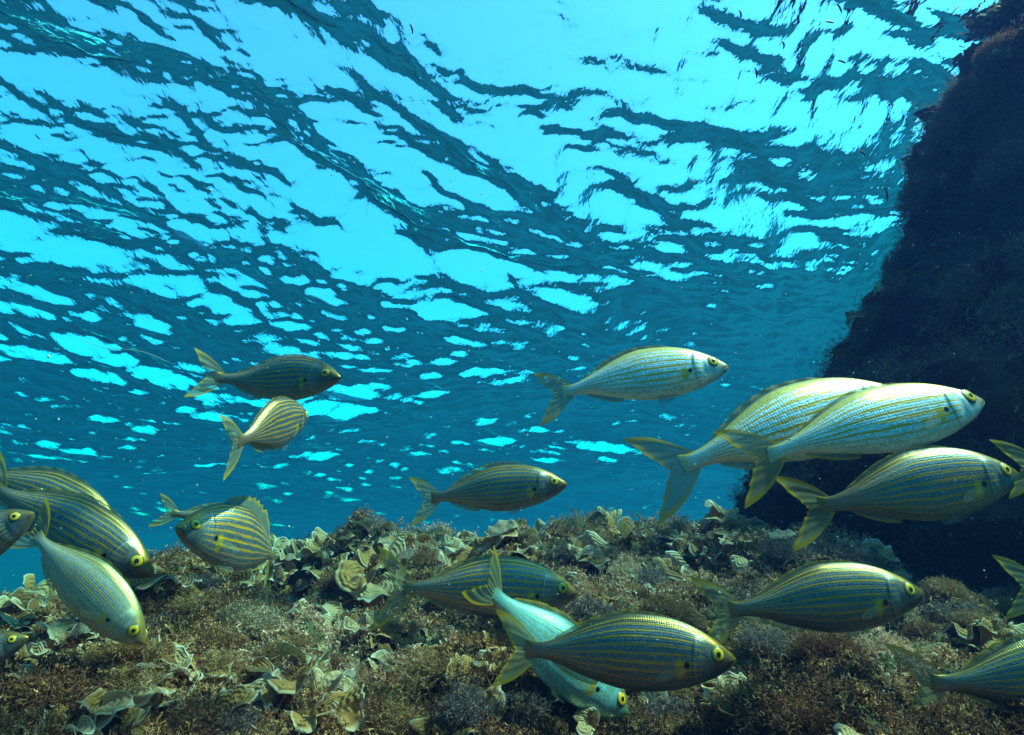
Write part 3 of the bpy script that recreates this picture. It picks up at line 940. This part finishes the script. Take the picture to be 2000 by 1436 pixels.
def on_reef(px, py, start=0.40):
    """where the sight line through a photo pixel meets the reef"""
    q = ray(px, py, 1.0)
    ys = np.linspace(start, 2.2, 900)
    xx, zz = q.x / q.y * ys, q.z / q.y * ys
    below = zz <= reef_z(xx, ys)
    if not below.any():
        # just above the crest: stand on the crest of that direction
        k = int(np.argmax(reef_z(xx, ys) / ys))
    else:
        k = int(np.argmax(below))
    return float(xx[k]), float(ys[k])

def put_puff(px, py, size, kind, label, group=None):
    x, y = on_reef(px, py)
    me = PUFFS[kind][rng.randint(2)]
    o = link("soft_alga_tuft", me, label=label, category="alga")
    o.location = (x, y, float(reef_z(x, y)) - size * 0.22)
    o.scale = (size, size, size * rng.uniform(0.75, 1.0))
    o.rotation_euler = (rng.normal(0, 0.2), rng.normal(0, 0.2), rng.uniform(0, 6.28))
    if group:
        o["group"] = group

put_puff(480, 1215, 0.075, "pale", "largest pale cottony puff of algae, left of the spread fish tail")
put_puff(380, 1262, 0.065, "tan", "tan woolly puff beside the snout of the pale diving fish")
put_puff(560, 1265, 0.055, "tan", "brown woolly puff to the right of the largest pale puff")
put_puff(250, 1330, 0.055, "tan", "olive brown puff below the pale diving fish")
put_puff(110, 1340, 0.060, "rust", "rusty brown puff near the lower left corner")
put_puff(640, 1310, 0.050, "rust", "dark rusty bush of algae in the middle of the near reef")
put_puff(800, 1395, 0.050, "tan", "olive fluffy bush at the bottom, left of the front fish's tail")
put_puff(1200, 1410, 0.055, "tan", "olive mossy bush right under the belly of the front fish")
put_puff(1470, 1385, 0.060, "tan", "mossy green-brown bush below the front fish's snout")
put_puff(1600, 1400, 0.055, "rust", "rusty bush at the bottom between the front fish and the pale fans")
put_puff(1560, 1080, 0.085, "smoky", "smoky purple bush on the crest under the shaded grey fish's tail")
put_puff(1640, 1090, 0.075, "smoky", "dark bushy tuft at the foot of the black rock")
put_puff(1500, 1250, 0.050, "smoky", "grey tuft just right of the front fish's forehead")
put_puff(1620, 1270, 0.060, "rust", "brown bush below the blue-grey fish's belly")
put_puff(1850, 1200, 0.060, "smoky", "dim tuft on the reef at the lower right under the black shadow")
put_puff(1255, 1130, 0.060, "smoky", "grey bristly bush behind the largest tan fan")
put_puff(300, 1180, 0.050, "rust", "dark tuft between the left-facing fish and the diving fish")
for k in range(80):
    put_puff(rng.uniform(-60, 2060), rng.uniform(1150, 1436) if k % 3 else rng.uniform(1080, 1200), rng.uniform(0.030, 0.062), ["tan", "rust", "smoky", "tan"][k % 4],
             "small rounded brown tuft among the turf of the reef slope", "small brown tufts scattered over the reef")

# ---- peacock's tail: curled, banded fans
def fan_material(name, inner, outer, rimc):
    m = NT(name)
    uvn = m.n("UVMap", uv_map="UVMap")
    sep = m.n("SeparateXYZ", {0: uvn.outputs[0]})
    a, r = sep.outputs[0], sep.outputs[1]
    nz = m.n("TexNoise", {"Vector": m.n("Mapping", {0: uvn.outputs[0], "Scale": (5.0, 7.0, 1.0)}), "Scale": 1.0, "Detail": 5.0, "Roughness": 0.65})
    rr = m.math('ADD', r, m.math('MULTIPLY', m.math('SUBTRACT', nz.outputs[0], 0.5), 0.07))
    band = m.math('MULTIPLY_ADD', m.math('SINE', m.math('MULTIPLY', rr, 44.0)), 0.5, 0.5)
    ci = m.mix(m.math('MULTIPLY', band, 0.24), inner, tuple(0.55 * c for c in inner))
    co = m.mix(m.math('MULTIPLY', band, 0.26), outer, tuple(0.55 * c for c in outer))
    g = m.n("NewGeometry")
    c = m.mix(g.outputs["Backfacing"], co, ci)
    fuzz = m.smoothstep(0.42, 0.64, nz.outputs[0])
    c = m.mix(m.math('MULTIPLY', fuzz, 0.65), c, tuple(0.5 * x for x in inner))
    c = m.mix(m.math('MULTIPLY', m.smoothstep(0.88, 0.98, rr), 0.55), c, rimc)
    bp = m.n("Bump", {"Strength": 0.35, "Distance": 0.02, "Height": m.math('ADD', band, nz.outputs[0])})
    d = m.n("BsdfPrincipled", {"Base Color": c, "Roughness": 0.7, "Specular IOR Level": 0.2, "Normal": bp})
    t = m.n("BsdfTranslucent", {"Color": c})
    return m.done(m.n("MixShader", {0: 0.25, 1: d, 2: t}))
FAN_MATS = {
    "tan": fan_material("fan_tan", (0.48, 0.18, 0.045), (0.54, 0.29, 0.15), (0.72, 0.48, 0.33)),
    "pale": fan_material("fan_pale", (0.58, 0.30, 0.14), (0.80, 0.54, 0.40), (0.88, 0.64, 0.50)),
    "brown": fan_material("fan_brown", (0.26, 0.09, 0.022), (0.36, 0.20, 0.075), (0.50, 0.38, 0.24)),
}
def fan_mesh(seed, mat):
    """unit-radius curled fan: a cut funnel with a rolled, ragged rim; solid sheet"""
    r = np.random.RandomState(seed)
    na, nr_ = 64, 20
    wrap = math.radians(r.uniform(130, 300))
    a = np.linspace(-wrap / 2, wrap / 2, na)
    t = np.linspace(0.04, 1, nr_)
    A, T = np.meshgrid(a, t, indexing='ij')
    edge = 1 + 0.22 * vnoise(A * 1.2 + seed * 3.1, 0.5) + 0.10 * vnoise(A * 4.5 + seed, 1.5) + 0.045 * vnoise(A * 15 + seed, 7.5)
    endcut = 1 - 0.45 * np.abs(A / (wrap / 2)) ** 4
    rho = T * edge * endcut
    al = math.radians(r.uniform(20, 55)) + math.radians(r.uniform(20, 95)) * T ** 2.2
    al = al + 0.50 * np.sin(A * r.uniform(2.0, 4.5) + r.uniform(0, 6)) * T ** 1.6 + 0.24 * np.sin(A * r.uniform(6, 10) + r.uniform(0, 6)) * T ** 3
    # arc length along rho with varying opening angle
    drho = np.diff(rho, axis=1, prepend=0)
    rad = np.cumsum(np.sin(al) * drho, axis=1)
    hgt = np.cumsum(np.cos(al) * drho, axis=1)
    sq = r.uniform(0.55, 1.0)
    P = np.stack([rad * np.cos(A), rad * np.sin(A) * sq, hgt], -1)
    P[..., :2] += (vnoise(P[..., 0] * 3 + seed, P[..., 1] * 3, P[..., 2] * 3) * 0.07 * T)[..., None]
    V = P.reshape(-1, 3)
    Fq = grid_faces(na, nr_)
    me = mesh_np("frond", V, Fq, mat, uv=np.stack([A, T], -1).reshape(-1, 2))
    return me
FANS = {k: [fan_mesh(100 * i + s, FAN_MATS[k]) for s in range(7)] for i, k in enumerate(("tan", "pale", "brown"))}

def put_alga(loc, size, n, kinds, label, group=None, lean=(0, 0, 1), face=None):
    root = bpy.data.objects.new("peacock_tail_alga", None)
    root.empty_display_size = 0.01
    root.location = loc
    COL.objects.link(root)
    root["label"] = label
    root["category"] = "alga"
    if group:
        root["group"] = group
    q = Vector(lean).normalized().to_track_quat('Z', 'Y')
    for k in range(n):
        kind = kinds[k % len(kinds)]
        me = FANS[kind][rng.randint(len(FANS[kind]))]
        o = link("frond", me, root)
        s = size * rng.uniform(0.65, 1.1) if n > 1 else size
        turn = rng.uniform(0, 6.28) if face is None else face + rng.normal(0, 0.5) + (0 if k == 0 else rng.uniform(-1.6, 1.6))
        tilt = rng.uniform(0.15, 0.75) if n > 1 else 0.25
        off = Vector((math.cos(turn + math.pi), math.sin(turn + math.pi), 0)) * size * (0.30 if n > 1 else 0)
        o.matrix_local = (Matrix.Translation(q @ (off * -1.0)) @ q.to_matrix().to_4x4() @ Matrix.Rotation(turn, 4, 'Z') @ Matrix.Rotation(tilt, 4, 'Y')
                          @ Matrix.Diagonal((s, s, s * rng.uniform(0.85, 1.1), 1)))
    return root

def alga_px(px, py, size, n, kinds, label, group=None, face=None):
    x, y = on_reef(px, py)
    nr = reef_normal(np.array([x]), np.array([y]))[0]
    lean = (nr[0] * 0.6, nr[1] * 0.6 - 0.15, 1.0)
    put_alga((x, y, float(reef_z(x, y)) - 0.004), size, n, kinds, label, group, lean, face)

TOWARD = -math.pi / 2
for px, py, s, n, kinds, lab in [
    (1390, 1110, 0.062, 2, ("tan", "pale"), "largest tan fan with a pale ruffled rim, below the bright fish's long tail"),
    (1270, 1100, 0.050, 2, ("tan", "brown"), "upright tan fan with a pointed rim, left of the largest tan fan"),
    (1250, 1150, 0.036, 2, ("pale",), "small pale fan in front of the upright pointed tan fan"),
    (1465, 1010, 0.040, 3, ("pale", "tan"), "pale rounded fans on the crest right under the bright fish's tail"),
    (1540, 1040, 0.030, 1, ("pale",), "single small pale fan standing before the black rock"),
    (1450, 1040, 0.042, 2, ("tan", "brown"), "brown-centred fan on the right crest beside the pale rounded fans"),
    (660, 1050, 0.050, 3, ("pale", "tan"), "tall narrow fan rising highest above the left part of the crest"),
    (610, 1120, 0.050, 2, ("brown", "pale"), "cup-shaped fan with a dark hollow, between the curling fish and the spread tail"),
    (665, 1125, 0.042, 2, ("pale",), "white-edged curled fan beside the cup-shaped fan"),
    (790, 1060, 0.052, 3, ("tan", "pale"), "broad tan fans on the crest under the dim hovering fish's tail"),
    (820, 1120, 0.040, 2, ("tan", "brown"), "ringed brown fan above the spread fish tail"),
    (690, 1200, 0.050, 4, ("pale", "pale", "tan"), "crumpled white-green rosette of fans left of the spread fish tail"),
    (800, 1230, 0.034, 2, ("tan",), "tan shell-like fan under the spread tail"),
    (838, 1240, 0.022, 1, ("pale",), "small white curl of alga under the spread fish tail"),
    (370, 1185, 0.040, 2, ("brown",), "rust-brown fan below the left-facing fish"),
    (560, 1150, 0.034, 2, ("tan", "pale"), "little fans right behind the curling fish's tail"),
    (150, 1420, 0.040, 3, ("pale", "tan"), "white-edged fans with a torn hole in the lower left corner"),
    (255, 1410, 0.034, 1, ("tan",), "round ringed fan lying flat near the bottom left"),
    (375, 1345, 0.024, 1, ("pale",), "single narrow pale curl standing upright in the near left turf"),
    (440, 1370, 0.038, 3, ("pale", "tan"), "pale curled fans in the near turf, left of the dark rusty bush"),
    (540, 1350, 0.030, 3, ("pale", "tan"), "white-rimmed curls next to the dark rusty bush"),
    (1730, 1310, 0.040, 3, ("pale",), "bright pale fans beside the tail of the fish cut by the frame"),
    (1790, 1395, 0.036, 3, ("tan", "pale"), "tan fans right under the tail of the fish cut by the frame"),
    (1690, 1420, 0.030, 2, ("pale", "tan"), "pale crumpled fans at the very bottom on the right"),
    (1100, 1390, 0.028, 2, ("pale",), "pale fan under the turquoise fish's belly"),
    (860, 1300, 0.026, 1, ("pale",), "faint pale fan left of the front fish's tail"),
    (1950, 1240, 0.034, 2, ("tan", "pale"), "dim fan by the right edge above the fish cut by the frame"),
    (70, 1215, 0.036, 3, ("tan", "pale"), "tan fans at the left edge above the dim entering fish"),
    (180, 1240, 0.040, 3, ("pale", "tan"), "greenish pale fans behind the pale diving fish"),
]:
    alga_px(px, py, s * (1.45 if py < 1260 else 1.15), n, kinds, lab, face=TOWARD)
# the dense growth along the crest and the upper slope
ridge_px = np.array([(a, b) for a, b, _ in RIDGE], float)
for k in range(135):
    px = rng.uniform(-40, 1560)
    cy_ = np.interp(px, ridge_px[:, 0], ridge_px[:, 1])
    py = cy_ + abs(rng.normal(0, 34)) + 4
    where = "left" if px < 560 else ("middle" if px < 1180 else "right")
    alga_px(px, py, 0.032 + 0.048 * rng.uniform() ** 1.6, rng.randint(2, 5), [("pale", "tan"), ("pale", "tan", "brown"), ("tan", "pale"), ("pale", "brown")][k % 4],
            {"left": "one of the small ruffled fans crowded along the left crest of the reef",
             "middle": "one of the small ruffled fans crowded along the middle crest of the reef",
             "right": "one of the small ruffled fans crowded along the crest beside the black rock"}[where],
            {"left": "fans along the left crest", "middle": "fans along the middle crest", "right": "fans along the right crest"}[where])
for k in range(76):
    px, py = rng.uniform(-20, 1950), rng.uniform(1100, 1430)
    if px > 1000 and rng.uniform() < 0.35:
        continue
    alga_px(px, py, rng.uniform(0.026, 0.056), rng.randint(2, 5), [("pale", "tan"), ("tan", "brown"), ("tan",)][k % 3],
            "one of the scattered small fans growing on the slope of the reef", "fans scattered over the reef slope")

for k in range(36):
    px, py = rng.uniform(-20, 640), rng.uniform(1170, 1420)
    alga_px(px, py, rng.uniform(0.026, 0.045), rng.randint(2, 5), [("pale", "tan"), ("tan", "pale"), ("pale",)][k % 3],
            "one of the pale fans growing thickly on the reef at the lower left", "fans thick on the left part of the slope")
for k in range(34):
    px, py = rng.uniform(0, 1500), rng.uniform(1230, 1436)
    alga_px(px, py, rng.uniform(0.024, 0.042), rng.randint(2, 5), [("pale", "tan"), ("tan", "pale"), ("tan", "brown")][k % 3],
            "one of the curled fans sitting in the near turf at the bottom of the picture", "fans in the nearest turf")
# fans on the rock's edge
def rock_alga(px, py, size, n, kinds, label):
    q = ray(px, py, 1.0).normalized()
    P = ROCK_P.reshape(-1, 3)
    t = P @ np.array(q)
    dist = np.linalg.norm(P - t[:, None] * np.array(q)[None], axis=1)
    near = np.where((dist < dist.min() + 0.02) & (t > 0))[0]
    i = near[np.argmin(t[near])]
    N = ROCK_N.reshape(-1, 3)[i]
    put_alga(tuple(P[i]), size, n, kinds, label, None, (N[0] * 0.7, N[1] * 0.7 - 0.2, 0.8))
rock_alga(1682, 605, 0.070, 3, ("tan", "pale"), "yellowish fans on the ledge of the rock wall, halfway up its edge")
rock_alga(1950, 45, 0.075, 3, ("tan", "brown"), "brown curled fans at the top of the rock wall near the surface")
rock_alga(1975, 110, 0.060, 2, ("pale", "tan"), "pale fan just below the topmost fans of the rock wall")
rock_alga(1880, 125, 0.045, 2, ("brown",), "small brown fan sticking out from the upper edge of the rock wall")
rock_alga(1845, 230, 0.050, 2, ("tan", "brown"), "ochre fans on the shoulder of the rock wall below the topmost ones")
rock_alga(1780, 290, 0.045, 2, ("brown",), "dark fan on the steep part of the rock wall's edge")

# shaggy knobs standing out from the rock
def rock_puff(px, py, size, label, group=None):
    q = ray(px, py, 1.0).normalized()
    P = ROCK_P.reshape(-1, 3)
    t = P @ np.array(q)
    dist = np.linalg.norm(P - t[:, None] * np.array(q)[None], axis=1)
    near = np.where((dist < dist.min() + 0.02) & (t > 0))[0]
    i = near[np.argmin(t[near])]
    N = Vector(ROCK_N.reshape(-1, 3)[i])
    o = link("shaggy_alga_knob", KNOBS[rng.randint(3)], label=label, category="alga")
    o.location = Vector(P[i]) - N * size * 0.15
    o.rotation_euler = (N + Vector((0, 0, 0.4))).normalized().to_track_quat('Z', 'Y').to_euler()
    o.scale = (size, size, size * rng.uniform(0.7, 1.0))
    if group:
        o["group"] = group
KNOBS = [puff_mesh(21 + k, np.array([[0.38, 0.13, 0.09], [0.27, 0.085, 0.07], [0.48, 0.21, 0.12]])) for k in range(3)]
rock_puff(1862, 190, 0.085, "rounded shaggy knob on the shoulder of the rock wall, under the topmost fans")
rock_puff(1782, 330, 0.07, "shaggy knob bulging from the steep upper edge of the rock wall")
rock_puff(1742, 535, 0.085, "round purple-brown knob sticking out of the rock wall's edge above the yellowish fans")
rock_puff(1640, 715, 0.080, "lowest shaggy knob on the rock wall's edge, right over the bright fish pair")
for py, sz in ((110, 0.075), (265, 0.085), (395, 0.10), (470, 0.07), (640, 0.09)):
    rock_puff(np.interp(py, [e[0] for e in ROCK_EDGE], [e[1] for e in ROCK_EDGE]) + 30, py, sz, "one of the bulging shaggy knobs that roughen the rock wall's left edge", "shaggy knobs along the rock's edge")
for k in range(16):
    py = rng.uniform(120, 720)
    px = np.interp(py, [e[0] for e in ROCK_EDGE], [e[1] for e in ROCK_EDGE]) + rng.uniform(25, 330)
    rock_puff(min(px, 2040), py, rng.uniform(0.05, 0.10), "one of the dim shaggy knobs on the shaded face of the rock wall", "shaggy knobs on the face of the rock wall")
# ------------------------------------------------------------------ small drifting things
def tube(name, pts, radii, mat, sides=7):
    pts = np.asarray(pts, float)
    n = len(pts)
    tan = unit(np.gradient(pts, axis=0))
    ref = np.array([0.3, 0.5, 0.8])
    a = unit(np.cross(tan, ref))
    b = np.cross(tan, a)
    ang = np.linspace(0, 2 * math.pi, sides, endpoint=False)
    V = pts[:, None] + (a[:, None] * np.cos(ang)[None, :, None] + b[:, None] * np.sin(ang)[None, :, None]) * np.asarray(radii)[:, None, None]
    return mesh_np(name, V.reshape(-1, 3), grid_faces(n, sides, wrap_v=True), mat)
MAT_BLADE = plain("drifting_blade", (0.05, 0.06, 0.03), 0.6)
MAT_THREAD = plain("pale_thread", (0.5, 0.52, 0.5), 0.5)
MAT_SPECK = plain("floating_speck", (0.62, 0.62, 0.56), 0.7)
for px, py, ln, ang_, cur in [(1640, 16, 24, 1.1, 0.3), (1868, 16, 30, -0.9, 0.2), (1620, 43, 20, 0.15, 0.2), (1530, 88, 17, 1.4, 0.9), (1644, 120, 18, 0.4, 0.2),
                              (1477, 142, 22, 1.4, 0.4), (1731, 378, 32, 1.35, 0.6), (1684, 298, 17, 0.6, 0.2), (804, 56, 22, 1.3, 0.4), (1446, 28, 18, 1.4, 0.8)]:
    t = np.linspace(-0.5, 0.5, 9)
    pts = []
    for s in t:
        x = s * ln
        yv = cur * ln * (s * s - 0.08)
        pts.append(ray(px + x * math.cos(ang_) - yv * math.sin(ang_), py + x * math.sin(ang_) + yv * math.cos(ang_), 1.55 + 0.03 * s))
    link("drifting_leaf", tube("drifting_leaf", pts, 0.0024 * np.sqrt(np.maximum(1 - (2 * t) ** 2, 0.02)), MAT_BLADE),
         label="tiny dark scrap of leaf adrift below the bright surface", category="debris", group="leaf scraps adrift under the surface")
t = np.linspace(0, 1, 24)
pts = [ray(152 + 185 * s, 655 + 52 * s ** 0.8 + 6 * math.sin(s * 7), 1.6) for s in t]
link("drifting_thread", tube("drifting_thread", pts, 0.0008 * np.sqrt(np.maximum(1 - (2 * t - 1) ** 4, 0.03)), MAT_THREAD),
     label="thin white thread trailing in the water left of the uppermost left fish", category="debris")

def blob(name, seed, mat):
    r = np.random.RandomState(seed)
    nu, nv = 14, 18
    th, ph = np.meshgrid(np.linspace(0.02, math.pi - 0.02, nu), np.linspace(0, 2 * math.pi, nv, endpoint=False), indexing='ij')
    q = np.stack([np.sin(th) * np.cos(ph), np.sin(th) * np.sin(ph), np.cos(th)], -1)
    q = q * (1 + 0.35 * vnoise(q[..., 0] * 2 + seed, q[..., 1] * 2, q[..., 2] * 2) + 0.12 * vnoise(q[..., 0] * 6, q[..., 1] * 6 + seed, q[..., 2] * 6))[..., None]
    return mesh_np(name, q.reshape(-1, 3), grid_faces(nu, nv, wrap_v=True), mat)
MAT_SPONGE = plain("pale_sponge", (0.34, 0.25, 0.21), 0.8)
for k, (px, py, s, lab) in enumerate([(1836, 342, (0.010, 0.007, 0.022), "faint pinkish sponge on the upper part of the dark rock wall"),
                                      (1834, 452, (0.008, 0.006, 0.005), "white fleck of sponge on the dark rock wall, under the pinkish one"),
                                      (1816, 474, (0.007, 0.006, 0.004), "smallest white fleck on the rock wall, left of the other fleck")]):
    q = ray(px, py, 1.0).normalized()
    P = ROCK_P.reshape(-1, 3)
    tt = P @ np.array(q)
    dist = np.linalg.norm(P - tt[:, None] * np.array(q)[None], axis=1)
    near = np.where((dist < 0.02) & (tt > 0))[0]
    i = near[np.argmin(tt[near])]
    o = link("sponge", blob("sponge", 40 + k, MAT_SPONGE), label=lab, category="sponge")
    o.location = Vector(P[i]) - q * 0.012
    o.scale = s
    o.rotation_euler = (0, 0.5, 0)

def build_specks():
    """fine particles floating in the water, too many to count"""
    n = 750
    ico = np.array([(0, 0, 1), (1, 0, 0), (0, 1, 0), (-1, 0, 0), (0, -1, 0), (0, 0, -1)], float)
    tri = np.array([(0, 1, 2), (0, 2, 3), (0, 3, 4), (0, 4, 1), (5, 2, 1), (5, 3, 2), (5, 4, 3), (5, 1, 4)])
    Vs, Fs = [], []
    for k in range(n):
        p = ray(rng.uniform(-50, 2050), rng.uniform(300, 1250), 0.5 + 1.7 * rng.uniform() ** 1.2)
        if p.z < reef_z(p.x, p.y) + 0.02:
            continue
        s = rng.uniform(0.0004, 0.0011) * (1.8 if rng.uniform() < 0.06 else 1)
        Fs.append(tri + len(Vs) * 6)
        Vs.append(np.array(p) + ico * s * rng.uniform(0.6, 1.4, (1, 3)))
    link("floating_specks", mesh_np("floating_specks", np.concatenate(Vs), np.concatenate(Fs), MAT_SPECK), kind="stuff",
         label="fine pale particles suspended in the water", category="particles")
build_specks()
